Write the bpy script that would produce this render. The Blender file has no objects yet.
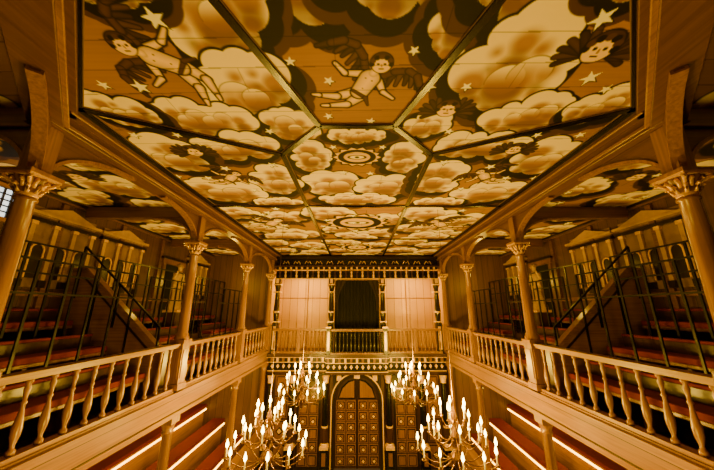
import bpy, bmesh, math, random
import numpy as np
from mathutils import Vector, Matrix
random.seed(7)
ZOFF=5.9
H=1.97            # ceiling height above the eye
FLOOR=-5.9; STAGE=-4.8; GAL=-1.45
XG=3.1; XW=5.4; YB=10.4
scn=bpy.context.scene
TOP=[]
def link(o,parent=None):
    scn.collection.objects.link(o)
    if parent is not None: o.parent=parent
    else: TOP.append(o)
    return o
def empty(name):
    return link(bpy.data.objects.new(name,None))
# ---------------------------------------------------------------- materials
def newmat(name):
    m=bpy.data.materials.new(name); m.use_nodes=True
    nt=m.node_tree; b=nt.nodes['Principled BSDF']
    return m,nt,b
def wood(name,c1,c2,grain='Z',rough=.42,plank=None,sc=1.0):
    m,nt,b=newmat(name); N=nt.nodes; L=nt.links
    tc=N.new('ShaderNodeTexCoord'); mp=N.new('ShaderNodeMapping')
    s={'X':(.7,22,22),'Y':(22,.7,22),'Z':(22,22,.7)}[grain]
    mp.inputs['Scale'].default_value=[v*sc for v in s]
    L.new(tc.outputs['Object'],mp.inputs['Vector'])
    n=N.new('ShaderNodeTexNoise'); n.inputs['Scale'].default_value=1.6; n.inputs['Detail'].default_value=5; n.inputs['Distortion'].default_value=.25
    L.new(mp.outputs[0],n.inputs['Vector'])
    r=N.new('ShaderNodeValToRGB'); r.color_ramp.elements[0].position=.25; r.color_ramp.elements[1].position=.75
    r.color_ramp.elements[0].color=(*c1,1); r.color_ramp.elements[1].color=(*c2,1)
    L.new(n.outputs['Fac'],r.inputs['Fac'])
    out=r.outputs['Color']
    if plank:
        ax,w=plank
        sx=N.new('ShaderNodeSeparateXYZ'); L.new(tc.outputs['Object'],sx.inputs[0])
        d=N.new('ShaderNodeMath'); d.operation='DIVIDE'; d.inputs[1].default_value=w; L.new(sx.outputs[ax],d.inputs[0])
        f=N.new('ShaderNodeMath'); f.operation='FRACT'; L.new(d.outputs[0],f.inputs[0])
        lt=N.new('ShaderNodeMath'); lt.operation='GREATER_THAN'; lt.inputs[1].default_value=.04; L.new(f.outputs[0],lt.inputs[0])
        fl=N.new('ShaderNodeMath'); fl.operation='FLOOR'; L.new(d.outputs[0],fl.inputs[0])
        wn=N.new('ShaderNodeTexWhiteNoise'); wn.noise_dimensions='1D'; L.new(fl.outputs[0],wn.inputs['W'])
        ma=N.new('ShaderNodeMath'); ma.operation='MULTIPLY_ADD'; ma.inputs[1].default_value=.3; ma.inputs[2].default_value=.8; L.new(wn.outputs['Value'],ma.inputs[0])
        mu=N.new('ShaderNodeMath'); mu.operation='MULTIPLY'; L.new(ma.outputs[0],mu.inputs[0]); L.new(lt.outputs[0],mu.inputs[1])
        mx=N.new('ShaderNodeVectorMath'); mx.operation='SCALE'; L.new(out,mx.inputs[0]); L.new(mu.outputs[0],mx.inputs['Scale'])
        out=mx.outputs[0]
    L.new(out,b.inputs['Base Color'])
    b.inputs['Roughness'].default_value=rough
    bp=N.new('ShaderNodeBump'); bp.inputs['Strength'].default_value=.1; bp.inputs['Distance'].default_value=.01
    L.new(n.outputs['Fac'],bp.inputs['Height']); L.new(bp.outputs[0],b.inputs['Normal'])
    return m
def plain(name,c,rough=.5,metal=0,noise=0.0):
    m,nt,b=newmat(name)
    b.inputs['Roughness'].default_value=rough; b.inputs['Metallic'].default_value=metal
    N=nt.nodes;L=nt.links
    n=N.new('ShaderNodeTexNoise'); n.inputs['Scale'].default_value=9; n.inputs['Detail'].default_value=4
    tc=N.new('ShaderNodeTexCoord'); L.new(tc.outputs['Object'],n.inputs['Vector'])
    r=N.new('ShaderNodeValToRGB')
    k=.3+noise
    r.color_ramp.elements[0].color=(c[0]*(1-k),c[1]*(1-k),c[2]*(1-k),1); r.color_ramp.elements[1].color=(min(1,c[0]*(1+k)),min(1,c[1]*(1+k)),min(1,c[2]*(1+k)),1)
    L.new(n.outputs['Fac'],r.inputs['Fac']); L.new(r.outputs[0],b.inputs['Base Color'])
    return m
def emit(name,c,s):
    m,nt,b=newmat(name)
    b.inputs['Base Color'].default_value=(*c,1)
    b.inputs['Emission Color'].default_value=(*c,1); b.inputs['Emission Strength'].default_value=s
    return m
O1=(.17,.078,.003); O2=(.37,.185,.007)
OAKZ=wood('oak_vertical',O1,O2,'Z',.28)
OAKY=wood('oak_along_hall',O1,O2,'Y',.28)
OAKX=wood('oak_across_hall',O1,O2,'X',.28)
BEAM=wood('oak_roof_beam',(.085,.036,.002),(.18,.08,.004),'Y',.36)
BEAMX=wood('oak_roof_beam_x',(.085,.036,.002),(.18,.08,.004),'X',.36)
WALLM=wood('oak_wall_planks',(.055,.022,.002),(.11,.046,.003),'Z',.5,('Y',.24))
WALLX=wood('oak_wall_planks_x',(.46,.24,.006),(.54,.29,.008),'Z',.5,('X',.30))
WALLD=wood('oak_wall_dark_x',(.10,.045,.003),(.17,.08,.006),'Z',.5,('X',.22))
DARKW=wood('dark_stained_oak',(.006,.003,.001),(.018,.008,.001),'Z',.3)
MIDW=wood('carved_brown_oak',(.028,.011,.001),(.070,.029,.002),'Z',.3)
LITW=wood('carved_light_oak',(.13,.055,.003),(.25,.115,.006),'Z',.3)
FLOORM=wood('floorboards',(.030,.012,.002),(.065,.028,.003),'Y',.4,('X',.16))
GOLD=plain('gilding',(.85,.50,.02),.26,.2)
BLACK=plain('black_green_paint',(.003,.003,.002),.25)
IRON=plain('black_iron',(.003,.0025,.002),.4,.3)
RED=plain('red_cushion',(.14,.003,.001),.8)
CREAM=plain('ochre_paint',(.40,.25,.03),.5)
STONE=plain('painted_stone',(.20,.115,.015),.6)
BRASS=plain('aged_brass',(.20,.10,.01),.3,.8)
WAX=plain('beeswax',(.85,.74,.45),.4)
FLAME=emit('candle_flame',(1,.64,.15),34)
LED=emit('led_strip',(1,.46,.02),14)
GLASS=emit('daylight_glass',(.8,.92,1.0),1.6)
CURT_VOID=plain('black_velvet_and_void',(.003,.002,.002),.9)  # stage curtain, also the painted dark inside the gallery doorways
DCURT=plain('dark_curtain',(.012,.004,.002),.8)
ROPE=plain('rope',(.18,.09,.03),.8)
# ---------------------------------------------------------------- mesh builder
class MB:
    def __init__(s,sx=1): s.v=[];s.f=[];s.m=[];s.s=[];s.mats=[];s.sx=sx
    def mi(s,m):
        if m not in s.mats: s.mats.append(m)
        return s.mats.index(m)
    def add(s,vs,fs,m,smooth=False):
        o=len(s.v); s.v+= [tuple(p) for p in vs]; k=s.mi(m)
        for f in fs: s.f.append([i+o for i in f]); s.m.append(k); s.s.append(smooth)
    def box(s,x0,x1,y0,y1,z0,z1,m):
        vs=[(x,y,z) for x in (x0,x1) for y in (y0,y1) for z in (z0,z1)]
        s.add(vs,[(0,1,3,2),(4,6,7,5),(0,4,5,1),(2,3,7,6),(0,2,6,4),(1,5,7,3)],m)
    def beam(s,a,b,w,h,m,up=(0,0,1)):
        a=Vector(a);b=Vector(b);d=(b-a).normalized();u=Vector(up)
        r=d.cross(u)
        if r.length<1e-4: r=d.cross(Vector((1,0,0)))
        r.normalize();u=r.cross(d)
        vs=[]
        for p in (a,b):
            for i,j in ((-1,-1),(1,-1),(1,1),(-1,1)): vs.append(p+r*(i*w/2)+u*(j*h/2))
        s.add(vs,[(0,1,2,3),(7,6,5,4),(0,4,5,1),(1,5,6,2),(2,6,7,3),(3,7,4,0)],m)
    def lathe(s,cx,cy,prof,m,n=14,sy=1,fold=0,nf=8):
        vs=[]
        for r,z in prof:
            for i in range(n):
                a=2*math.pi*i/n; rr=r*(1+fold*math.cos(nf*a))
                vs.append((cx+rr*math.cos(a),cy+rr*sy*math.sin(a),z))
        fs=[]
        for k in range(len(prof)-1):
            for i in range(n):
                j=(i+1)%n; fs.append((k*n+i,k*n+j,(k+1)*n+j,(k+1)*n+i))
        s.add(vs,fs,m,True)
        s.add(vs[:n],[tuple(range(n))],m); s.add(vs[-n:],[tuple(range(n))],m)
    def tube(s,pts,r,m,n=6):
        vs=[];P=[Vector(p) for p in pts]
        rs=r if isinstance(r,(list,tuple)) else [r]*len(P)
        for k,p in enumerate(P):
            d=(P[min(k+1,len(P)-1)]-P[max(k-1,0)]).normalized()
            a=d.cross(Vector((0,0,1)))
            if a.length<1e-3: a=Vector((1,0,0))
            a.normalize(); b=d.cross(a)
            for i in range(n):
                t=2*math.pi*i/n; vs.append(p+a*(rs[k]*math.cos(t))+b*(rs[k]*math.sin(t)))
        fs=[]
        for k in range(len(P)-1):
            for i in range(n):
                j=(i+1)%n; fs.append((k*n+i,k*n+j,(k+1)*n+j,(k+1)*n+i))
        fs.append(tuple(range(n))); fs.append(tuple((len(P)-1)*n+i for i in range(n)))
        s.add(vs,fs,m,True)
    def prism(s,poly,fn,a0,a1,m):
        n=len(poly)
        vs=[fn(u,v,a0) for u,v in poly]+[fn(u,v,a1) for u,v in poly]
        fs=[tuple(range(n)),tuple(range(2*n-1,n-1,-1))]+[(i,(i+1)%n,n+(i+1)%n,n+i) for i in range(n)]
        s.add(vs,fs,m)
    def data(s,name):
        me=bpy.data.meshes.new(name)
        me.from_pydata([(p[0]*s.sx,p[1],p[2]) for p in s.v],[],s.f)
        for m in s.mats: me.materials.append(m)
        me.polygons.foreach_set('material_index',s.m); me.polygons.foreach_set('use_smooth',s.s)
        bm=bmesh.new(); bm.from_mesh(me); bmesh.ops.recalc_face_normals(bm,faces=bm.faces); bm.to_mesh(me); bm.free()
        return me
    def obj(s,name,parent=None,loc=(0,0,0),bevel=0):
        o=bpy.data.objects.new(name,s.data(name)); o.location=loc; link(o,parent)
        if bevel:
            b=o.modifiers.new('bevel','BEVEL'); b.width=bevel; b.segments=1; b.limit_method='ANGLE'
        return o
# ---------------------------------------------------------------- painted ceiling
SKY=np.array([.31,.155,.012]); CRM=np.array([.94,.78,.42]); TAN=np.array([.32,.15,.016]); DRK=np.array([.006,.003,.001]); MID=np.array([.050,.021,.003])
SKIN=np.array([.90,.62,.22]); STARC=np.array([1.0,.92,.6])
class Canvas:
    def __init__(s,x0,x1,y0,y1,res):
        s.nx=int(round((x1-x0)/res))+1; s.ny=int(round((y1-y0)/res))+1
        s.x=np.linspace(x0,x1,s.nx); s.y=np.linspace(y0,y1,s.ny); s.res=res
        s.img=np.ones((s.ny,s.nx,3))*SKY
    def win(s,xa,xb,ya,yb):
        i0,i1=np.searchsorted(s.x,[xa,xb]); j0,j1=np.searchsorted(s.y,[ya,yb])
        if i1<=i0 or j1<=j0: return None
        X,Y=np.meshgrid(s.x[i0:i1],s.y[j0:j1]); return X,Y,s.img[j0:j1,i0:i1]
    def blend(s,im,a,col):
        a=np.clip(a,0,1)[...,None]; im[:]=im*(1-a)+col*a
    def disc(s,cx,cy,r,col,ex=1.0):
        w=s.win(cx-r,cx+r,cy-r*ex,cy+r*ex)
        if w is None: return
        X,Y,im=w; d=np.hypot(X-cx,(Y-cy)/ex); s.blend(im,(r-d)/s.res+.5,col)
    def cap(s,a,ra,b,rb,col,out=.0):
        ax,ay=a;bx,by=b; R=max(ra,rb)+out
        w=s.win(min(ax,bx)-R,max(ax,bx)+R,min(ay,by)-R,max(ay,by)+R)
        if w is None: return
        X,Y,im=w; L2=(bx-ax)**2+(by-ay)**2+1e-9
        t=np.clip(((X-ax)*(bx-ax)+(Y-ay)*(by-ay))/L2,0,1)
        d=np.hypot(X-ax-t*(bx-ax),Y-ay-t*(by-ay))-(ra+(rb-ra)*t)
        if out: s.blend(im,(out-d)/s.res+.5,DRK)
        k=np.clip(-d/(max(ra,rb)),0,1)[...,None]
        s.blend(im,-d/s.res+.5,np.asarray(col)*(.45+.65*np.sqrt(k)))
    def star(s,cx,cy,R,rot=0):
        RR=R*1.15
        w=s.win(cx-RR,cx+RR,cy-RR,cy+RR)
        if w is None: return
        X,Y,im=w; th=np.arctan2(X-cx,-(Y-cy))+rot
        a=np.abs(np.mod(th+math.pi/5,2*math.pi/5)-math.pi/5)
        r=.235/(.676*np.sin(a)+.235*np.cos(a))
        rho=np.hypot(X-cx-.008,Y-cy-.01); s.blend(im,(r*R*1.12-rho)/s.res+.5,DRK)
        rho=np.hypot(X-cx,Y-cy); s.blend(im,(r*R-rho)/s.res+.5,STARC)
def cloud(C,cx,cy,rx,ry,ang,seed):
    rg=random.Random(seed); P=[]
    ca,sa=math.cos(ang),math.sin(ang)
    base=min(rx,ry); n=int(5+3.2*max(rx,ry)/base)
    for i in range(n):
        t=2*math.pi*i/n+rg.uniform(-.22,.22)
        u=rx*.74*math.cos(t);v=ry*.68*math.sin(t)
        P.append((cx+u*ca-v*sa,cy+u*sa+v*ca,base*rg.uniform(.34,.62)))
    R=max(rx,ry)*1.35+.25
    w=C.win(cx-R,cx+R,cy-R,cy+R)
    if w is None: return
    X,Y,im=w
    def U(ox,oy,grow):
        d=np.full(X.shape,9.)
        for x,y,r in P: d=np.minimum(d,np.hypot(X-x-ox,Y-y-oy)-r-grow)
        ux=(X-cx-ox)*ca+(Y-cy-oy)*sa; uy=-(X-cx-ox)*sa+(Y-cy-oy)*ca
        return np.minimum(d,(np.hypot(ux/(rx*.8),uy/(ry*.74))-1)*base*.74-grow)
    sh=.46*base; dirx=.9*math.cos(seed*1.7)
    C.blend(im,-U(sh*dirx,sh,.075)/C.res+.5,MID*1.4)
    C.blend(im,-U(sh*dirx*.6,sh*.6,.05)/C.res+.5,DRK)
    C.blend(im,-U(0,0,.026)/C.res+.5,DRK)
    D=U(0,0,0)
    C.blend(im,-D/C.res+.5,CRM)
    ins=D<0
    def shade(ox,oy,g,soft,c0,k):
        d=U(ox,oy,g); a=np.clip(-d/soft,0,1)*ins; a=a*a*(3-2*a)
        C.blend(im,a*k,c0)
    shade(sh*dirx*.5,base*.34,-.10*base,.30*base,TAN*1.1,.95)
    shade(sh*dirx*.5,base*.72,-.12*base,.34*base,MID*2,.65)
    m=max(2,int(2.0*rx/base))
    for i in range(m):
        u=rx*.46*(2*(i+.5)/m-1); v=ry*rg.uniform(-.08,.30)
        px,py,pr=cx+u*ca-v*sa,cy+u*sa+v*ca,base*rg.uniform(.34,.5)
        d=np.hypot(X-px,Y-py)
        a=np.clip((pr-d)/C.res+.5,0,1)*ins
        t=np.clip(((Y-py)/pr+1.0)/1.5,0,1)[...,None]; t=t*t*(3-2*t)
        ed=np.clip((d/pr-.92)/.05,0,1)[...,None]*(Y<py+.3*pr)[...,None]
        col=(CRM*(1-t)+TAN*1.15*t)*(1-.8*ed)
        C.blend(im,a*np.clip(1.25-((Y-py)/pr+1)/1.7,0,1),col)
def cherub(C,x,y,s,ang,flip=1):
    ca,sa=math.cos(ang),math.sin(ang)
    def T(u,v):
        u*=flip; X=u*ca+v*sa; Y=u*sa-v*ca
        return (x+X*s,y+Y*s)
    o=.016*s+.006
    for sg in (-1,1):
        W=[(.10,.16),(.24,.36),(.40,.46),(.56,.44),(.68,.34)]
        for k in range(9):
            f=k/8*3.999; i=int(f); g=f-i
            px=W[i][0]+(W[i+1][0]-W[i][0])*g; py=W[i][1]+(W[i+1][1]-W[i][1])*g
            L=.28-.010*k; a=math.radians(-95+7*k)
            C.cap(T(sg*px,py),.045*s,T(sg*(px+L*math.cos(a)*.9),py+L*math.sin(a)),.022*s,np.array([.05,.022,.003])*(1+.9*(k%2)),o*.6)
        for i in range(4): C.cap(T(sg*W[i][0],W[i][1]),.05*s,T(sg*W[i+1][0],W[i+1][1]),.045*s,MID*1.6,o*.5)
    C.cap(T(-.06,-.22),.09*s,T(-.26,-.42),.065*s,SKIN,o); C.cap(T(-.26,-.42),.06*s,T(-.50,-.52),.032*s,SKIN,o); C.cap(T(-.50,-.52),.035*s,T(-.58,-.55),.02*s,SKIN,o)
    C.cap(T(.05,-.24),.09*s,T(-.05,-.50),.065*s,SKIN,o); C.cap(T(-.05,-.50),.06*s,T(-.30,-.66),.03*s,SKIN,o); C.cap(T(-.3,-.66),.03*s,T(-.37,-.70),.022*s,SKIN,o)
    C.cap(T(-.13,.12),.055*s,T(-.34,.02),.04*s,SKIN,o); C.cap(T(-.34,.02),.038*s,T(-.52,.10),.022*s,SKIN,o)
    C.cap(T(.13,.12),.055*s,T(.30,-.02),.04*s,SKIN,o); C.cap(T(.30,-.02),.038*s,T(.50,-.06),.022*s,SKIN,o)
    C.cap(T(0,.10),.14*s,T(0,-.18),.125*s,SKIN,o)
    C.cap(T(-.10,-.20),.022*s,T(.13,-.24),.03*s,MID*1.5,o*.4); C.cap(T(.13,-.24),.035*s,T(.24,-.36),.015*s,MID*1.5,o*.4)
    for q in (-.05,.05): C.disc(*T(q,.08),.012*s,MID)
    C.disc(*T(0,-.1),.012*s,MID)
    C.cap(T(0,.2),.06*s,T(0,.27),.05*s,SKIN)
    hx,hy=T(0.02,.37); head(C,hx,hy,.125*s)
def head(C,hx,hy,r):
    C.disc(hx,hy,r*1.14,DRK); C.disc(hx,hy-.25*r,r*1.28,DRK); C.disc(hx,hy-.3*r,r*1.12,MID); C.disc(hx,hy+.05*r,r,SKIN)
    C.disc(hx-.35*r,hy-.05*r,r*.15,DRK); C.disc(hx+.35*r,hy-.05*r,r*.15,DRK)
    C.cap((hx,hy),r*.06,(hx+.05*r,hy+.25*r),r*.08,TAN); C.cap((hx-.2*r,hy+.55*r),r*.08,(hx+.2*r,hy+.55*r),r*.08,MID)
    for k in range(7):
        a=math.pi+math.pi*k/6; C.disc(hx+r*math.cos(a),hy+.9*r*math.sin(a),r*.3,MID*1.5 if k%2 else DRK)
def winghead(C,x,y,r):
    for sg in (-1,1):
        for k in range(6):
            a=math.radians(-35+k*22)
            C.cap((x+sg*r*.7,y+.2*r),r*.35,(x+sg*(r*.7+2.0*r*math.cos(a)),y+.2*r-1.7*r*math.sin(a)),r*.22,np.array([.04,.018,.003])*(1+.9*(k%2)),.008)
    head(C,x,y,r)
def emblem(C,x,y,R,ex=1.0):
    w=C.win(x-R,x+R,y-R,y+R)
    if w is None: return
    X,Y,im=w; d=np.hypot(X-x,(Y-y)/ex); th=np.arctan2((Y-y)/ex,X-x)
    ray=np.abs(np.mod(th*14/math.pi,2)-1)
    C.blend(im,(R*(.84+.16*ray)-d)/C.res,DRK)
    C.blend(im,(R*(.74+.16*ray)-d)/C.res,np.array([.85,.55,.07])*np.ones(3))
    C.blend(im,(R*.72-d)/C.res,DRK); C.blend(im,(R*.50-d)/C.res,np.array([.75,.48,.08]))
    e=np.hypot((X-x)/1.9,(Y-y)/.8); C.blend(im,(R*.20-e)/C.res,DRK); C.blend(im,(R*.15-e)/C.res,np.array([.95,.78,.4])); C.blend(im,(R*.10-d)/C.res,DRK)
CL=[(-.42,1.16,.62,.34,.1),(.30,1.10,.60,.32,-.1),(.80,1.45,.22,.40,.3),
 (-1.02,1.38,.34,.50,.35),(-1.02,2.15,.36,.44,.3),(-.72,2.66,.30,.24,.6),(-1.62,2.55,.56,.26,.1),(-2.42,2.45,.36,.22,.5),(-1.6,1.2,.3,.22,0),
 (1.12,1.22,.34,.32,.2),(1.36,1.92,.42,.56,-.4),(1.80,2.50,.50,.26,-.2),(1.80,1.12,.38,.22,0),(.76,2.68,.26,.20,-.6),(2.45,2.35,.3,.24,-.5),
 (0,2.86,.40,.14,0),(-.62,3.35,.24,.40,.1),(.62,3.4,.24,.40,-.1),(-.40,4.2,.50,.40,.2),(.42,4.25,.46,.38,-.2),(0,4.80,.8,.26,0),
 (-1.55,3.10,.62,.28,-.1),(-2.5,3.3,.38,.42,.2),(-1.30,4.05,.34,.56,.1),(-2.25,4.45,.62,.42,.2),(-1.5,4.95,.5,.2,0),
 (1.55,3.08,.62,.28,.1),(2.5,3.35,.38,.42,-.2),(1.30,4.0,.34,.56,-.1),(2.25,4.5,.62,.42,-.2),(1.55,4.95,.5,.2,0)]
rg=random.Random(3)
for k in range(2):
    y0=5.2+2.62*k
    for sx in (-1,0,1):
        cx=sx*2.0
        for (u,v) in ((-.50,.35),(.45,.75),(-.45,1.5),(.5,1.95),(0,2.35)):
            CL.append((cx+u+rg.uniform(-.1,.1),y0+v+rg.uniform(-.1,.1),rg.uniform(.46,.64),rg.uniform(.30,.42),rg.uniform(-.5,.5)))
for sx in (-1,1):
    for y in np.arange(.3,10.3,1.0):
        CL.append((sx*(3.75+rg.uniform(-.2,.2)),y+rg.uniform(-.1,.1),rg.uniform(.45,.6),rg.uniform(.3,.4),rg.uniform(-.8,.8)))
        CL.append((sx*(4.85+rg.uniform(-.2,.2)),y+.45+rg.uniform(-.1,.1),rg.uniform(.45,.6),rg.uniform(.3,.38),rg.uniform(-.8,.8)))
STARS=[(-1.42,1.50,.09),(-1.98,2.12,.085),(1.72,1.50,.09),(2.05,2.02,.085),(.66,2.12,.065),(1.00,2.12,.06),(-.25,2.05,.055),(-.3,2.52,.055),(.15,2.6,.055),(.45,1.75,.05),(-.55,1.85,.05),
 (-.3,3.1,.055),(.32,3.1,.055),(-.2,3.78,.065),(.2,3.80,.065),(-.7,2.98,.05),(-2.6,2.85,.07),(-1.2,3.55,.08),(-1.9,3.65,.085),(-2.75,3.9,.08),(-1.75,4.4,.08),
 (2.6,2.85,.07),(1.2,3.48,.08),(1.9,3.6,.085),(2.75,3.95,.08),(1.75,4.35,.08),(-2.1,2.85,.06),(2.1,2.85,.06),(-1.0,2.78,.06),(1.05,2.78,.06),(-2.3,2.1,.06),(2.3,2.15,.06),(-.1,4.55,.07),(-2.3,3.95,.08),(2.3,3.95,.08)]
for i in range(80):
    STARS.append((rg.uniform(-2.9,2.9),rg.uniform(5.2,10.2),rg.uniform(.08,.12)))
for i in range(70):
    STARS.append((rg.choice((-1,1))*rg.uniform(3.3,5.3),rg.uniform(.5,10.2),rg.uniform(.08,.10)))
def paint(C):
    X,Y=np.meshgrid(C.x,C.y)
    nz=.15*np.sin(X*3.1+2*np.sin(Y*1.7))*np.sin(Y*2.3+1.3*np.sin(X*2.1))
    pid=np.floor((Y+X*.02)/.27); pv=.10*np.sin(pid*12.9898)
    gr=.03*np.sin(Y*160+4*np.sin(X*2.3))+.03*np.sin(Y*71+3*np.sin(X*1.3))
    C.img*= (1+nz+pv+gr)[...,None]
    for i,c in enumerate(CL): cloud(C,*c,seed=i)
    emblem(C,0,3.34,.36,.72); emblem(C,0,6.25,.80,.85); emblem(C,0,8.9,.6)
    cherub(C,.08,2.08,.64,.5,1)
    cherub(C,-1.60,1.84,.66,-1.05,1)
    cherub(C,-2.0,6.3,.9,.6,1); cherub(C,2.0,6.4,.9,-.6,-1); cherub(C,-1.95,3.95,.55,.7,1); cherub(C,1.95,3.9,.55,-.6,-1)
    winghead(C,.92,2.42,.10); winghead(C,1.90,1.74,.115); winghead(C,-2.1,3.2,.10); winghead(C,2.0,3.15,.10)
    for sx in (-1,1):
        for y in (2.2,3.9,5.9,7.6,9.2): winghead(C,sx*4.3,y,.13)
    for sx,sy,r in STARS: C.star(sx,sy,r,rot=sx*7)
    C.img*=(1+.5*pv)[...,None]
    seam=np.abs(np.mod(Y+X*.02,.27)-.135)>.135-max(.005,C.res*.4)
    C.img[seam]*=.45
    bj=(np.abs(np.mod(X+pid*.83,2.4)-1.2)>1.2-max(.004,C.res*.45)); C.img[bj]*=.55
def ceil_mesh(name,x0,x1,y0,y1,res,parent):
    C=Canvas(x0,x1,y0,y1,res); paint(C)
    X,Y=np.meshgrid(C.x,C.y); n=C.nx*C.ny
    co=np.stack([X.ravel(),Y.ravel(),np.full(n,H)],1).astype(np.float32)
    idx=np.arange(n).reshape(C.ny,C.nx)
    q=np.stack([idx[:-1,:-1],idx[1:,:-1],idx[1:,1:],idx[:-1,1:]],-1).reshape(-1,4)
    me=bpy.data.meshes.new(name); me.vertices.add(n); me.vertices.foreach_set('co',co.ravel())
    me.loops.add(q.size); me.loops.foreach_set('vertex_index',q.ravel().astype(np.int32))
    me.polygons.add(len(q)); me.polygons.foreach_set('loop_start',np.arange(0,q.size,4,dtype=np.int32))
    me.update(calc_edges=True)
    at=me.color_attributes.new('paint','FLOAT_COLOR','POINT')
    col=np.ones((n,4),np.float32); col[:,:3]=np.clip(C.img.reshape(-1,3),0,1); at.data.foreach_set('color',col.ravel())
    me.materials.append(PAINT); o=bpy.data.objects.new(name,me); link(o,parent); return o
PAINT,nt,b=newmat('painted_ceiling_boards')
a=nt.nodes.new('ShaderNodeAttribute'); a.attribute_name='paint'; nt.links.new(a.outputs['Color'],b.inputs['Base Color']); b.inputs['Roughness'].default_value=.65; b.inputs['Specular IOR Level'].default_value=.25
mb=MB(); mb.box(-XW-.1,XW+.1,-2.1,YB+1.6,H+.02,H+.12,BEAMX)
ceil=mb.obj('ceiling')
ceil_mesh('painted_boards_pit',-3.05,3.05,.55,5.15,.0080,ceil)
ceil_mesh('painted_boards_stage',-3.05,3.05,5.15,YB,.014,ceil)
ceil_mesh('painted_boards_side_a',-XW,-3.05,.0,YB,.016,ceil)
ceil_mesh('painted_boards_side_b',3.05,XW,.0,YB,.016,ceil)
CY=2.36   # corner where the chamfered end starts
mb=MB()
def rib(a,b,w=.06):
    mb.beam((a[0],a[1],H-.012),(b[0],b[1],H-.012),w,.03,BLACK)
    d=Vector((b[0]-a[0],b[1]-a[1],0)).normalized(); r=Vector((-d.y,d.x,0))*(w/2+.005)
    for s in (-1,1):
        mb.beam((a[0]+s*r.x,a[1]+s*r.y,H-.006),(b[0]+s*r.x,b[1]+s*r.y,H-.006),.007,.012,STONE)
V1=(.41,2.67);V2=(.97,3.25)
for s in (-1,1):
    rib((s*V1[0],V1[1]),(s*1.22,.66)); rib((s*V2[0],V2[1]),(s*2.82,CY+.02)); rib((s*V1[0],V1[1]),(s*V2[0],V2[1])); rib((s*V2[0],V2[1]),(s*V2[0],YB))
    rib((s*2.79,CY),(s*2.79,YB),.08); rib((s*2.79,CY),(s*1.20,.68),.08)
rib((-V1[0],V1[1]),V1)
for y in (5.12,7.75): rib((-2.8,y),(2.8,y))
mb.obj('trim_1')
# ---------------------------------------------------------------- shell
mb=MB(); mb.box(-XW,XW,-2,6.2,FLOOR-.1,FLOOR,FLOORM); mb.obj('floor')
mb=MB(); mb.box(-3.0,3.0,6.2,YB-.12,STAGE-.12,STAGE,FLOORM); mb.box(-3.0,3.0,6.2,6.28,FLOOR,STAGE-.12,MIDW); mb.obj('stage_platform')
for side,sx in (('left',-1),('right',1)):
    mb=MB(sx); mb.box(XW,XW+.12,-2.1,YB+1.6,FLOOR,H+.02,WALLM); w=mb.obj('wall_'+side)
    mb=MB(sx); mb.box(XW-.07,XW,-2,YB-.12,H-.08,H-.01,BEAM); mb.box(XW-.04,XW,-2,YB-.12,.22,.30,LITW); mb.box(XW-.10,XW,-2,YB-.12,H-.05,H-.005,DARKW)
    for y in np.arange(.8,10.2,1.35): mb.box(XW-.05,XW,y-.05,y+.05,-1.0,H-.1,BEAM)
    mb.obj('wall_framing',w)
mb=MB(); mb.box(-XW,XW,-2.1,-2,FLOOR,H,WALLD); mb.obj('wall_rear')
def wall_bay(yc,w,sx,dark=False):
    mb=MB(sx); x=XW-.002
    z0,z1=.36,1.70
    mb.box(x-.02,x,yc-w/2,yc+w/2,z0,z1,STONE)
    for s in (-1,1):
        for k in (.5,.16):
            y=yc+s*w*k*.92
            mb.box(x-.06,x-.02,y-.035,y+.035,z0+.1,z1-.28,CREAM); mb.box(x-.075,x-.02,y-.055,y+.055,z0,z0+.12,DARKW); mb.box(x-.075,x-.02,y-.05,y+.05,z1-.32,z1-.26,GOLD)
    mb.box(x-.08,x,yc-w/2-.05,yc+w/2+.05,z1-.26,z1-.20,DARKW); mb.box(x-.10,x,yc-w/2-.08,yc+w/2+.08,z1-.14,z1-.09,CREAM)
    mb.prism([(yc-w/2,z1-.09),(yc+w/2,z1-.09),(yc,z1+.10)],lambda u,v,a:(a,u,v),x-.07,x-.01,CREAM)
    for c in (-1,0,1):
        y=yc+c*w*.31; r=w*.085
        P=[(y-r,z0+.15)]+[(y+r*math.cos(t),z0+.62+r*math.sin(t)) for t in np.linspace(math.pi,0,9)]+[(y+r,z0+.15)]
        mb.prism(P,lambda u,v,a:(a,u,v),x-.032,x-.015,DARKW)
        for i in range(len(P)-1):
            mb.beam((x-.035,P[i][0],P[i][1]),(x-.035,P[i+1][0],P[i+1][1]),.025,.025,GOLD,up=(1,0,0))
    mb.obj('wall_painted_bay')
for sx in (-1,1):
    for yc in (4.95,6.3,9.4): wall_bay(yc,1.15,sx)
    mb=MB(sx); x=XW
    mb.box(x-.03,x-.005,7.75,8.45,-.65,1.25,CURT_VOID)  # black sheet painted in for the darkness of the open doorway
    mb.box(x-.08,x,7.65,7.75,-.65,1.35,LITW); mb.box(x-.08,x,8.45,8.55,-.65,1.35,LITW); mb.box(x-.1,x,7.6,8.6,1.25,1.38,LITW); mb.box(x-.12,x,7.55,8.65,1.38,1.43,DARKW)
    mb.obj('door_1' if sx<0 else 'door_2')
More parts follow.
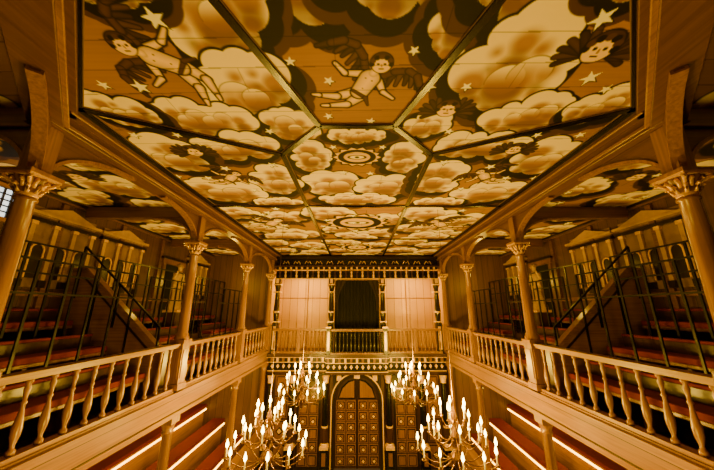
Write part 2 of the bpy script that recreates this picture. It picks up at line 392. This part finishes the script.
def window(name,sx,y0,y1,z0,z1):
    mb=MB(sx); x=XW
    mb.box(x-.03,x-.01,y0,y1,z0,z1,GLASS)
    for y in np.linspace(y0,y1,5): mb.box(x-.05,x-.01,y-.012,y+.012,z0,z1,DARKW)
    for z in np.linspace(z0,z1,6): mb.box(x-.045,x-.012,y0,y1,z-.01,z+.01,DARKW)
    mb.box(x-.07,x,y0-.06,y0,z0-.06,z1+.06,OAKZ); mb.box(x-.07,x,y1,y1+.06,z0-.06,z1+.06,OAKZ); mb.box(x-.07,x,y0,y1,z1,z1+.06,OAKY); mb.box(x-.07,x,y0,y1,z0-.06,z0,OAKY)
    mb.obj(name)
window('window_1',-1,3.72,4.16,1.35,1.80)
# ---------------------------------------------------------------- galleries
BAL=[(.022,0),(.034,.0),(.034,.04),(.02,.055),(.018,.08),(.036,.16),(.040,.22),(.030,.30),(.018,.38),(.016,.42),(.026,.44),(.016,.46),(.020,.52),(.028,.56),(.018,.60),(.032,.62),(.032,.66),(.022,.66)]
def balustrade(mb,a,b,zt=-.56,zb=-1.30,sp=.225,wood=OAKZ,rs=1.0):
    a=Vector(a);b=Vector(b);L=(b-a).length;n=max(1,int(L/sp)); d=(b-a)/n
    for i in range(n):
        p=a+d*(i+.5); h=(zt-.06)-(zb+.04)
        mb.lathe(p.x,p.y,[(r*rs,zb+.04+z/.66*h) for r,z in BAL],wood,9)
    for (z0,z1,w) in ((zt-.035,zt,.15),(zt-.07,zt-.035,.10),(zb,zb+.045,.11),(zb-.02,zb,.15)):
        mb.beam((a.x,a.y,(z0+z1)/2),(b.x,b.y,(z0+z1)/2),w,z1-z0,OAKY)
def fascia(mb,a,b,zt=-1.32,zb=-1.70):
    for (z0,z1,w,m) in ((zt-.04,zt,.26,OAKY),(zt-.09,zt-.04,.22,OAKY),(zb+.07,zt-.09,.18,OAKY),(zb,zb+.07,.23,OAKY),(zt-.105,zt-.09,.195,DARKW),(zb+.07,zb+.08,.195,DARKW)):
        mb.beam((a[0],a[1],(z0+z1)/2),(b[0],b[1],(z0+z1)/2),w,z1-z0,m)
COLY=(2.44,5.25,7.85,10.13)
for sx,side in ((-1,'left'),(1,'right')):
    mb=MB(sx)
    ys=COLY
    for i in range(3): balustrade(mb,(XG,ys[i]+.13,0),(XG,ys[i+1]-.13,0))
    balustrade(mb,(XG-.12,2.30,0),(1.45,.60,0))
    mb.obj('gallery_balustrade')
    mb=MB(sx)
    fascia(mb,(XG,2.4),(XG,YB-.12)); fascia(mb,(XG,2.4),(1.4,.55))
    mb.prism([(XG,2.4),(XG,YB-.12),(XW,YB-.12),(XW,-2),(1.4,-2),(1.4,.55)],lambda u,v,a:(u,v,a),GAL-.12,GAL,FLOORM)
    mb.box(XG,XW,2.5,YB-.12,-1.66,-1.60,OAKX)
    for y in np.arange(2.9,10.2,.65): mb.box(XG,XW,y-.06,y+.06,-1.72,-1.6,OAKX)
    mb.obj('floor_gallery_'+side)
    mb=MB(sx)
    mb.box(XG-.15,XG+.13,CY-.04,YB-.12,1.76,H-.005,BEAM); mb.box(XG-.27,XG-.15,CY-.04,YB-.12,1.90,H-.01,BEAM); mb.box(XG-.165,XG-.15,CY-.04,YB-.12,1.79,1.83,OAKY); mb.box(XG-.275,XG-.255,CY,YB-.12,1.885,1.91,OAKY)
    mb.beam((XG,CY+.05,1.862),(1.36,.60,1.862),.26,.20,BEAM)
    mb.beam((XG-.14,CY+.08,1.93),(1.26,.66,1.93),.16,.06,BEAM)
    mb.beam((XG-.09,CY+.13,1.80),(1.31,.72,1.80),.09,.025,OAKY)
    mb.beam((1.40,.60,1.862),(0,.44,1.862),.2,.20,BEAMX)
    for y in COLY[:3]: mb.box(XG+.1,XW-.08,y-.07,y+.07,1.74,H-.01,BEAMX)
    mb.obj('roof_plate',bevel=.006)
    mb=MB(sx)
    mb.box(3.95,4.65,2.6,YB-.12,GAL,-1.05,FLOORM); mb.box(4.65,XW-.01,-1,YB-.12,GAL,-.65,FLOORM)
    mb.box(4.645,4.655,2.6,YB-.12,-1.05,-.65,MIDW); mb.obj('gallery_seating_tier')
    for (xa,xb,zf,zs) in ((3.55,3.88,GAL,-1.02),(4.28,4.60,-1.05,-.60),(4.98,5.33,-.65,-.18)):
        for y0,y1 in ((2.75,5.15),(5.45,7.5),(8.65,10.2)):
            mb=MB(sx)
            mb.box(xa,xb,y0,y1,zs-.13,zs-.08,LITW)
            mb.box(xa-.01,xb,y0+.02,y1-.02,zs-.08,zs,RED)
            mb.box(xb-.05,xb,y0,y1,zf,zs-.13,DARKW)
            for y in (y0+.08,(y0+y1)/2,y1-.08): mb.box(xa+.03,xb-.05,y-.03,y+.03,zf,zs-.13,LITW)
            mb.box(xb,xb+.03,y0,y1,zf,zs+.16,MIDW); mb.box(xb-.01,xb+.035,y0,y1,zs+.16,zs+.20,RED)
            mb.obj('upholstered_bench',bevel=.008)
    mb=MB(sx); y=5.27
    mb.prism([(3.38,GAL),(3.38,-.68),(3.50,-.66),(5.05,.72),(5.38,.72),(5.38,GAL)],lambda u,v,a:(u,a,v),y-.025,y+.025,OAKX)
    mb.beam((3.32,y,-.66),(3.52,y,-.62),.13,.05,OAKX); mb.beam((3.50,y,-.64),(5.06,y,.75),.13,.05,OAKX); mb.beam((5.05,y,.74),(5.39,y,.74),.13,.05,OAKX)
    mb.beam((3.60,y,-.72),(5.06,y,.58),.09,.03,DARKW); mb.box(3.34,3.44,y-.06,y+.06,GAL,-.62,OAKZ)
    mb.obj('stair_partition')
    mb=MB(sx)
    for xr,zf,zt in ((4.02,-1.05,.62),(4.72,-.65,.95)):
        for y0,y1 in ((2.7,5.15),(5.5,7.6),(8.3,10.1)):
            n=6 if y1-y0>2.2 else 5
            for k in range(n+1):
                yy=y0+(y1-y0)*k/n; mb.beam((xr,yy,zf),(xr,yy,zt),.022,.03,IRON,up=(0,1,0))
            for z in (zt,zt-.42,zf+.18): mb.beam((xr,y0,z),(xr,y1,z),.025,.025,IRON)
    for dy in (-.12,):
        mb.beam((3.45,5.27+dy,-.30),(5.1,5.27+dy,1.15),.03,.03,IRON); mb.beam((3.45,5.27+dy,-.65),(3.45,5.27+dy,-.3),.03,.03,IRON,up=(0,1,0)); mb.beam((5.1,5.27+dy,.2),(5.1,5.27+dy,1.15),.03,.03,IRON,up=(0,1,0)); mb.beam((4.3,5.27+dy,-.3),(4.3,5.27+dy,.45),.03,.03,IRON,up=(0,1,0))
    mb.obj('iron_railing')
    mb=MB(sx)
    mb.box(XG-.06,XW-.01,-2,YB-.12,FLOOR,-4.45,MIDW)
    for x0,z in ((3.75,-4.1),(4.4,-3.65),(5.0,-3.2)):
        mb.box(x0,XW-.01,0,YB-.12,-4.45,z,FLOORM)
    mb.box(XG-.08,XG+.04,0,YB-.12,-4.45,-3.75,OAKY); mb.box(XG-.12,XG+.08,0,YB-.12,-3.75,-3.68,OAKY)
    mb.obj('lower_seating_tier')
    for (xa,xb,zf,zs) in ((3.62,3.98,-4.45,-3.78),(4.25,4.62,-4.1,-3.36),(4.88,5.25,-3.65,-2.95)):
        mb=MB(sx)
        mb.box(xa,xb,2.4,10.2,zs-.12,zs-.07,OAKY); mb.box(xa-.01,xb,2.4,10.2,zs-.07,zs,RED)
        mb.box(xa-.012,xa+.012,2.4,10.2,zs-.16,zs-.125,LED)
        mb.box(xa+.06,xb,2.4,10.2,zf,zs-.12,OAKY)
        mb.obj('upholstered_bench')
# ---------------------------------------------------------------- columns
def column_mesh(name,dirs,low=True):
    mb=MB()
    mb.box(-.10,.10,-.10,.10,GAL+.15,-.56,OAKZ); mb.box(-.125,.125,-.125,.125,-.56,-.50,OAKZ); mb.box(-.12,.12,-.12,.12,-1.30,-1.2,OAKZ)
    mb.box(-.07,.07,-.112,.112,-1.12,-.66,OAKZ); mb.box(-.112,.112,-.07,.07,-1.12,-.66,OAKZ)
    mb.lathe(0,0,[(.115,-.50),(.118,-.46),(.095,-.44),(.10,-.41),(.085,-.39),(.082,-.1),(.076,.5),(.068,.98),(.082,.985),(.082,1.01),(.070,1.02)],OAKZ,20)
    mb.lathe(0,0,[(.070,1.02),(.080,1.04),(.075,1.06)],GOLD,24)
    mb.lathe(0,0,[(.078,1.05),(.105,1.10),(.088,1.12),(.095,1.13),(.125,1.18),(.13,1.20)],LITW,24,fold=.12,nf=8)
    for ring,(z,r0) in enumerate(((1.05,.075),(1.10,.085))):
        for k in range(8):
            a=math.pi/8*(2*k+ring); c,s_=math.cos(a),math.sin(a)
            mb.tube([(r0*c,r0*s_,z),((r0+.015)*c,(r0+.015)*s_,z+.05),((r0+.045)*c,(r0+.045)*s_,z+.075),((r0+.05)*c,(r0+.05)*s_,z+.055)],[.016,.020,.017,.008],GOLD)
    for k in range(4):
        a=math.pi/4+k*math.pi/2; c,s_=math.cos(a),math.sin(a)
        mb.tube([(.09*c,.09*s_,1.12),(.15*c,.15*s_,1.17),(.185*c,.185*s_,1.20),(.19*c,.19*s_,1.17),(.165*c,.165*s_,1.165)],[.014,.017,.022,.018,.008],GOLD)
    mb.box(-.14,.14,-.14,.14,1.20,1.225,GOLD); mb.box(-.15,.15,-.15,.15,1.225,1.26,OAKZ)
    mb.box(-.08,.08,-.08,.08,1.26,1.755,OAKZ)
    for ang,reach in dirs:
        ca,sa=math.cos(ang),math.sin(ang)
        R0=.07; curve=[(reach-(reach-R0)*math.cos(t),1.27+.47*math.sin(t)) for t in np.linspace(0,math.pi/2,12)]
        poly=[(R0,1.755)]+curve+[(reach,1.755)]
        mb.prism(poly,lambda u,v,a,ca=ca,sa=sa:(u*ca-a*sa,u*sa+a*ca,v),-.028,.028,BEAM if abs(sa)>.5 else BEAMX)
        for i in range(len(curve)-1):
            p,q=curve[i],curve[i+1]
            mb.beam((p[0]*ca,p[0]*sa,p[1]),(q[0]*ca,q[0]*sa,q[1]),.095,.035,OAKZ)
    if low:
        mb.box(-.11,.11,-.11,.11,-1.80,-1.70,OAKZ)
        mb.lathe(0,0,[(.07,-4.4),(.11,-3.7),(.10,-3.6),(.085,-3.55),(.08,-3.0),(.072,-1.95),(.09,-1.94),(.09,-1.91),(.075,-1.90),(.10,-1.82),(.11,-1.80)],OAKZ,18)
    return mb.data(name)
mid=column_mesh('gallery_column_mid',[(math.pi/2,1.1),(-math.pi/2,1.1),(0,.9)])
end=column_mesh('gallery_column_end',[(-math.pi/2,1.0)])
nearR=column_mesh('gallery_column_corner_r',[(math.pi/2,1.1),(math.atan2(-1.83,-1.7),1.0),(0,.9)])
nearL=column_mesh('gallery_column_corner_l',[(math.pi/2,1.1),(math.atan2(-1.83,1.7),1.0),(math.pi,.9)])
midL=column_mesh('gallery_column_mid_l',[(math.pi/2,1.1),(-math.pi/2,1.1),(math.pi,.9)])
for sx in (-1,1):
    for i,y in enumerate(COLY):
        me=[(nearR if sx>0 else nearL),(mid if sx>0 else midL),(mid if sx>0 else midL),end][i]
        o=bpy.data.objects.new('gallery_column',me); o.location=(sx*XG,y,0); link(o)
# ---------------------------------------------------------------- stage wall (frons scenae)
YF=YB-.1
mb=MB()
mb.box(-3.2,-.8,YF,YF+.2,STAGE,-1.45,MIDW); mb.box(.8,3.2,YF,YF+.2,STAGE,-1.45,MIDW); mb.box(-.8,.8,YF,YF+.2,-2.05,-1.45,MIDW)
mb.box(-XW,-3.2,YF,YF+.2,FLOOR,H,WALLD); mb.box(3.2,XW,YF,YF+.2,FLOOR,H,WALLD)
mb.box(-3.2,3.2,YF,YF+.2,1.55,H,MIDW)
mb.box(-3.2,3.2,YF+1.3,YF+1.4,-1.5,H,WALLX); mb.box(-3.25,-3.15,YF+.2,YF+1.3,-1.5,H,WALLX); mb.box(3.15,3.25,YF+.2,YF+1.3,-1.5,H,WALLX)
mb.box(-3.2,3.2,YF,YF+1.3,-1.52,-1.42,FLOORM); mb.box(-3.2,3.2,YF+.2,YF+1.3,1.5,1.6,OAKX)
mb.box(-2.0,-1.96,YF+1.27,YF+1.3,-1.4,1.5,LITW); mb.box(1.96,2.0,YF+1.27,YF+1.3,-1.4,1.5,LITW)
for s in (-1,1):
    xa,xb=sorted((s*1.0,s*3.15)); mb.box(xa,xb,YF+1.285,YF+1.3,.45,.475,LITW)
mb.obj('wall_stage')
mb=MB()
def strip(x0,x1,y,zs):
    for z0,z1,p,m in zs: mb.box(x0-p*.3,x1+p*.3,y-p,y+.0,z0,z1,m)
Z1=[(-2.05,-1.97,.10,MIDW),(-1.97,-1.95,.14,GOLD),(-1.94,-1.70,.08,BLACK),(-1.70,-1.68,.16,GOLD),(-1.68,-1.56,.13,DARKW),(-1.54,-1.52,.22,GOLD),(-1.52,-1.42,.26,MIDW)]
strip(-2.95,-1.02,YF,Z1); strip(1.02,2.95,YF,Z1); strip(-.98,.98,YF-.22,Z1)
for i,x in enumerate(np.arange(-2.85,2.9,.19)):
    yy=YF-.22 if abs(x)<1 else YF
    mb.box(x-.035,x+.035,yy-.20,yy-.05,-1.67,-1.54,GOLD if i%2 else LITW)
    q=.05; mb.prism([(x-q,-1.82),(x,-1.82-q*1.5),(x+q,-1.82),(x,-1.82+q*1.5)],lambda u,v,a:(u,a,v),yy-.10,yy-.07,GOLD)
mb.obj('stage_entablature')
mb=MB()
def sb(x0,x1,y,m,rail):
    n=int((x1-x0)/.125)
    for i in range(n):
        x=x0+(x1-x0)*(i+.5)/n; mb.lathe(x,y,[(r*.95,-1.37+z/.66*.66) for r,z in BAL],m,8)
    mb.box(x0,x1,y-.06,y+.06,-.70,-.62,rail); mb.box(x0,x1,y-.06,y+.06,-1.42,-1.36,rail)
sb(-2.9,-1.0,YF-.1,LITW,OAKX); sb(1.0,2.9,YF-.1,LITW,OAKX); sb(-.9,.9,YF-.36,DARKW,LITW)
for x in (-.95,.95): mb.box(x-.07,x+.07,YF-.42,YF-.13,-1.42,-.58,DARKW); mb.box(x-.09,x+.09,YF-.44,YF-.13,-.60,-.55,GOLD); mb.box(x-.035,x+.035,YF-.43,YF-.41,-1.3,-.7,GOLD)
for x in (-2.0,2.0): mb.box(x-.05,x+.05,YF-.17,YF-.03,-1.42,-.6,OAKZ)
mb.obj('stage_balcony_balustrade')
mb=MB()
for x,w in ((-.92,.1),(.92,.1),(-2.86,.1),(2.86,.1)):
    mb.box(x-w,x+w,YF-.1,YF+.12,-1.42,-.45,DARKW); mb.box(x-.05,x+.05,YF-.115,YF-.1,-1.3,-.55,GOLD)
    mb.lathe(x,YF-.02,[(.09,-.45),(.10,-.4),(.075,-.36),(.10,-.1),(.105,-.09)],DARKW,14,fold=.06)
    mb.lathe(x,YF-.02,[(.108,-.1),(.112,-.07),(.105,-.04)],GOLD,14)
    mb.lathe(x,YF-.02,[(.10,-.04),(.085,.2),(.07,.6),(.09,.62),(.07,.66),(.10,.82),(.12,.86)],DARKW,14,fold=.06)
    for z in (-.42,.60,.86): mb.box(x-w-.02,x+w+.02,YF-.13,YF+.12,z,z+.04,GOLD)
    mb.box(x-w,x+w,YF-.1,YF+.12,.90,1.12,MIDW); mb.box(x-.05,x+.05,YF-.14,YF-.1,.93,1.1,GOLD)
for z0,z1,p,m in ((1.08,1.10,.12,GOLD),(1.12,1.38,.06,BLACK),(1.40,1.42,.12,GOLD),(1.42,1.52,.10,DARKW),(1.52,1.56,.2,MIDW),(1.58,1.80,.08,BLACK),(1.80,1.9,.18,DARKW)):
    mb.box(-2.95,2.95,YF-p,YF,z0,z1,m)
for i,x in enumerate(np.arange(-2.8,2.85,.2)):
    mb.lathe(x,YF-.10,[(.03,1.13),(.045,1.2),(.02,1.27),(.04,1.32),(.03,1.37)],GOLD if i%2 else MIDW,8)
    mb.box(x-.03,x+.03,YF-.17,YF-.1,1.43,1.51,GOLD)
    if i%2: mb.tube([(x-.12,YF-.1,1.62),(x-.06,YF-.1,1.74),(x,YF-.1,1.66),(x+.06,YF-.1,1.74),(x+.12,YF-.1,1.62)],.014,GOLD)
mb.obj('stage_upper_frieze')
mb=MB()
vs=[];n=90
for i in range(n+1):
    x=-.80+1.60*i/n; y=YF+.16+.035*math.sin(i*.9)+.015*math.sin(i*2.3)
    vs+=[(x,y,-1.4),(x,y*1.0,1.06)]
mb.add(vs,[(2*i,2*i+2,2*i+3,2*i+1) for i in range(n)],CURT_VOID,True)
for s in (-1,1):
    vs=[]
    for k in range(13):
        z=1.06-.09*k; wd=.42-.30*math.sin(min(1,k/9)*math.pi/2)
        for i in range(9):
            vs.append((s*(.80-wd*i/8),YF+.06+.03*math.sin(i*1.9),z))
    mb.add(vs,[(k*9+i,k*9+i+1,(k+1)*9+i+1,(k+1)*9+i) for k in range(12) for i in range(8)],DCURT,True)
mb.obj('stage_curtain')
def panel(mb,x0,x1,z0,z1,y,style=0):
    mb.box(x0,x1,y-.02,y,z0,z1,LITW); e=.028
    mb.box(x0+e,x1-e,y-.03,y,z0+e,z1-e,BLACK)
    w=min(x1-x0,z1-z0)
    mb.box(x0+e+.025,x1-e-.025,y-.055,y,z0+e+.025,z1-e-.025,LITW)
    if style:
        cx,cz=(x0+x1)/2,(z0+z1)/2; q=w*.22
        mb.prism([(cx-q*1.25,cz),(cx,cz-q*1.25),(cx+q*1.25,cz),(cx,cz+q*1.25)],lambda u,v,a:(u,a,v),y-.062,y-.05,BLACK)
        mb.prism([(cx-q*.8,cz),(cx,cz-q*.8),(cx+q*.8,cz),(cx,cz+q*.8)],lambda u,v,a:(u,a,v),y-.08,y-.05,GOLD)
mb=MB(); y=YF+.06
def arch(z0,zs,r,cx=0,n=16): return [(cx-r,z0)]+[(cx+r*math.cos(t),zs+r*math.sin(t)) for t in np.linspace(math.pi,0,n)]+[(cx+r,z0)]
mb.prism(arch(STAGE,-2.88,.74),lambda u,v,a:(u,a,v),y,y+.05,MIDW)
for s in (-1,1):
    for c in range(2):
        for r in range(6):
            x0=s*(.04+c*.34); x1=s*(.35+c*.34)
            z0=STAGE+.08+r*.31
            panel(mb,min(x0,x1),max(x0,x1),z0,z0+.28,y,1)
    P=[(s*.05,-2.84),(s*.05,-2.24),(s*.30,-2.30),(s*.52,-2.50),(s*.64,-2.84)]
    mb.prism(P,lambda u,v,a:(u,a,v),y-.03,y,BLACK)
    P=[(s*.09,-2.80),(s*.09,-2.29),(s*.28,-2.35),(s*.48,-2.53),(s*.59,-2.80)]
    mb.prism(P,lambda u,v,a:(u,a,v),y-.045,y,LITW)
mb.box(-.012,.012,y-.03,y,STAGE,-2.15,BLACK)
mb.obj('door_3')
mb=MB()
A=arch(STAGE,-2.88,.77)
top=[(x,z) for x,z in A[1:-1]]
for i in range(len(top)-1):
    mb.add([(top[i][0],YF,top[i][1]),(top[i+1][0],YF,top[i+1][1]),(top[i+1][0],YF,-2.03),(top[i][0],YF,-2.03)],[(0,1,2,3)],DARKW)
for i in range(len(A)-1):
    mb.beam((A[i][0],YF-.04,A[i][1]),(A[i+1][0],YF-.04,A[i+1][1]),.09,.06,DARKW,up=(0,1,0))
    k=1.09; mb.beam((A[i][0]*k,YF-.05,-2.88+(A[i][1]+2.88)*(k if A[i][1]>-2.9 else 1)),(A[i+1][0]*k,YF-.05,-2.88+(A[i+1][1]+2.88)*(k if A[i+1][1]>-2.9 else 1)),.04,.025,GOLD,up=(0,1,0))
mb.prism([(-.09,-2.2),(.09,-2.2),(.12,-1.98),(-.12,-1.98)],lambda u,v,a:(u,a,v),YF-.12,YF,GOLD)
for s in (-1,1): mb.box(s*.6-.08,s*.6+.08,YF-.04,YF,-2.28,-2.12,GOLD)
mb.obj('door_surround')
def fcol(x,y=YF-.14):
    mb=MB()
    mb.box(x-.14,x+.14,y-.14,YF,STAGE,STAGE+.12,DARKW); mb.box(x-.12,x+.12,y-.12,YF,STAGE+.12,STAGE+.62,BLACK); mb.box(x-.06,x+.06,y-.135,y-.1,STAGE+.2,STAGE+.54,LITW); mb.box(x-.14,x+.14,y-.14,YF,STAGE+.62,STAGE+.70,GOLD)
    zb=STAGE+.70
    mb.lathe(x,y,[(.12,zb),(.12,zb+.05),(.095,zb+.08)],GOLD,16)
    mb.lathe(x,y,[(.095,zb+.08),(.10,zb+.5),(.10,zb+.51)],MIDW,18,fold=.05,nf=9)
    mb.lathe(x,y,[(.108,zb+.50),(.108,zb+.55)],GOLD,16)
    mb.lathe(x,y,[(.092,zb+.55),(.078,-2.3)],BLACK,18,fold=.05,nf=9)
    mb.lathe(x,y,[(.085,-2.32),(.09,-2.28),(.08,-2.27),(.12,-2.10),(.14,-2.06)],GOLD,18,fold=.10,nf=6)
    mb.box(x-.15,x+.15,y-.15,YF,-2.065,-2.055,DARKW)
    mb.obj('stage_column')
for x in (-1.03,1.03,-2.12,2.12,-2.85,2.85): fcol(x)
for s in (-1,1):
    mb=MB(); xa,xb=sorted((s*1.20,s*1.95))
    mb.box(xa,xb,YF-.03,YF,STAGE,-2.1,DARKW)
    for c in range(2):
        for r in range(6):
            w=(xb-xa-.1)/2; x0=xa+.05+c*w; z0=STAGE+.1+r*.36
            panel(mb,x0+.01,x0+w-.01,z0,z0+.33,YF-.03,1 if r%2 else 0)
    mb.box(xa,xb,YF-.10,YF,-2.52,-2.48,GOLD)
    mb.prism([(xa+.02,-2.45),(xb-.02,-2.45),((xa+xb)/2,-2.18)],lambda u,v,a:(u,a,v),YF-.09,YF,MIDW)
    mb.obj('door_4' if s<0 else 'door_5')
    mb=MB(); xa,xb=sorted((s*2.27,s*2.70))
    for r in range(4): panel(mb,xa,xb,STAGE+.1+r*.66,STAGE+.7+r*.66,YF,1)
    mb.obj('wall_panelling')
# ---------------------------------------------------------------- statues
def statue(x,y,z,face):
    e=empty('statue')
    mb=MB()
    mb.box(x-.16,x+.16,y-.12,y+.12,-.65,z-.06,MIDW); mb.box(x-.19,x+.19,y-.14,y+.14,z-.06,z,GOLD); mb.obj('plinth',e)
    mb=MB(); mb.lathe(x,y,[(.15,z),(.155,z+.04),(.12,z+.3),(.115,z+.5),(.13,z+.6),(.10,z+.72),(.13,z+.88),(.12,z+.95),(.05,z+1.0)],CREAM,32,sy=1.25,fold=.07,nf=8); mb.obj('robe',e)
    me=bpy.data.meshes.new('figure')
    V=[(0,0,.60),(0,0,.85),(0,0,.97),(0,0,1.04),(face*.015,0,1.12),(face*.01,0,1.19),(0,.14,.93),(face*.03,.20,.74),(face*.14,.17,.62),(face*.19,.16,.60),(0,-.14,.93),(face*.02,-.23,.78),(face*.12,-.28,.92),(face*.15,-.29,.99)]
    E=[(0,1),(1,2),(2,3),(3,4),(4,5),(1,6),(6,7),(7,8),(8,9),(1,10),(10,11),(11,12),(12,13)]
    R=[.11,.10,.05,.04,.072,.05,.05,.04,.028,.022,.05,.04,.028,.022]
    me.from_pydata([(x+a,y+b,z+c) for a,b,c in V],E,[]); o=bpy.data.objects.new('figure',me); me.materials.append(CREAM)
    link(o,e); md=o.modifiers.new('skin','SKIN')
    for i,r in enumerate(R): me.skin_vertices[0].data[i].radius=(r,r)
    me.skin_vertices[0].data[0].use_root=True
    s=o.modifiers.new('sub','SUBSURF'); s.levels=2; s.render_levels=2; md.use_smooth_shade=True
    mb=MB(); mb.box(min(x+face*.08,x+face*.10),max(x+face*.08,x+face*.10),y-.012,y+.012,z+1.09,z+1.13,CREAM); mb.lathe(x,y,[(.06,z+1.12),(.085,z+1.16),(.07,z+1.21),(.02,z+1.235)],STONE,14,fold=.06); mb.obj('hair_and_nose',e)
statue(-4.84,7.62,0,1); statue(4.84,7.62,0,-1)
# ---------------------------------------------------------------- chandeliers
def chandelier_mesh(rope,K):
    mb=MB()
    mb.lathe(0,0,[(.01,-.42),(.04,-.40),(.02,-.36),(.07,-.30),(.11,-.22),(.10,-.15),(.04,-.08),(.03,0),(.06,.06),(.08,.12),(.05,.18),(.025,.24),(.03,.34),(.05,.40),(.02,.46),(.012,.55)],BRASS,16)
    def tier(n,R,z,ph):
        R*=K
        for i in range(n):
            a=2*math.pi*i/n+ph; c,s=math.cos(a),math.sin(a); pts=[]
            for t in np.linspace(0,1,10):
                r=.05+(R-.05)*t; zz=z+.05-.16*math.sin(t*math.pi*.95)*(1-.35*t)+.05*t
                pts.append((r*c,r*s,zz))
            mb.tube(pts,[.012,.011,.010,.010,.009,.009,.008,.008,.007,.007],BRASS,6)
            zc=pts[-1][2]
            mb.lathe(R*c,R*s,[(.006,zc-.01),(.034,zc),(.040,zc+.012),(.016,zc+.014),(.018,zc+.04)],BRASS,10)
            mb.lathe(R*c,R*s,[(.0125,zc+.03),(.0115,zc+.15),(.006,zc+.155)],WAX,8)
            z2=zc-.04
            mb.lathe(R*c,R*s,[(.003,z2+.195),(.020,z2+.218),(.024,z2+.240),(.015,z2+.278),(.002,z2+.320)],FLAME,8)
    tier(12,.58,-.22,.2); tier(8,.40,.06,.5); tier(5,.20,.30,.1)
    mb.tube([(0,0,.55),(0,0,rope)],.004,ROPE,6)
    return mb.data('chandelier')
for (x,y,z,K) in ((-1.46,5.3,-2.12,1.06),(1.62,5.3,-2.12,1.06),(-1.42,8.0,-2.0,1),(1.48,8.0,-2.0,1)):
    o=bpy.data.objects.new('chandelier',chandelier_mesh(H-.02-z,K)); o.location=(x,y,z); o.rotation_euler=(0,0,x*.7+y); link(o)
# ---------------------------------------------------------------- lights
LC=(1,.585,.04)
def pl(x,y,z,e,r=.12,c=LC):
    l=bpy.data.lights.new('warm_point','POINT'); l.energy=e; l.color=c; l.shadow_soft_size=r
    o=bpy.data.objects.new('point_light',l); o.location=(x,y,z); link(o)  # shared by the chandelier points and added fills without a fixture
def al(x,y,z,e,sx,sy,rot,c=LC):
    l=bpy.data.lights.new('area','AREA'); l.shape='RECTANGLE'; l.size=sx; l.size_y=sy; l.energy=e; l.color=c
    o=bpy.data.objects.new('theatre_light',l); o.location=(x,y,z); o.rotation_euler=rot; link(o)
for s in (-1,1):
    pl(s*1.55,5.3,-1.4,290); pl(s*1.45,8.0,-1.3,200)
    pl(s*1.2,2.3,-1.9,165,.25)  # added fill pair out of view, brightens the near ceiling
    pl(s*1.5,8.6,-2.9,60)
    pl(s*4.3,3.4,.9,9,.08); pl(s*4.3,6.7,.9,17,.08); pl(s*4.2,9.2,.9,30,.08)
    pl(s*4.2,4.2,-2.0,24); pl(s*4.2,8.8,-2.0,45)  # points added for a warm glow in the lower galleries
    al(s*1.9,YF+.5,1.45,120,1.6,.3,(0,0,0)); pl(s*1.9,YF+.5,0.0,28)
# camera
cam=bpy.data.cameras.new('camera'); co=bpy.data.objects.new('camera',cam); co.location=(0,0,0); co.rotation_euler=(math.radians(105),0,0)
cam.lens=14.1; cam.sensor_width=36; cam.clip_start=.02; link(co); scn.camera=co
w=bpy.data.worlds.new('world'); w.use_nodes=True; w.node_tree.nodes['Background'].inputs[0].default_value=(1,.5,.15,1); w.node_tree.nodes['Background'].inputs[1].default_value=.1; scn.world=w
for o in TOP: o.location.z+=ZOFF
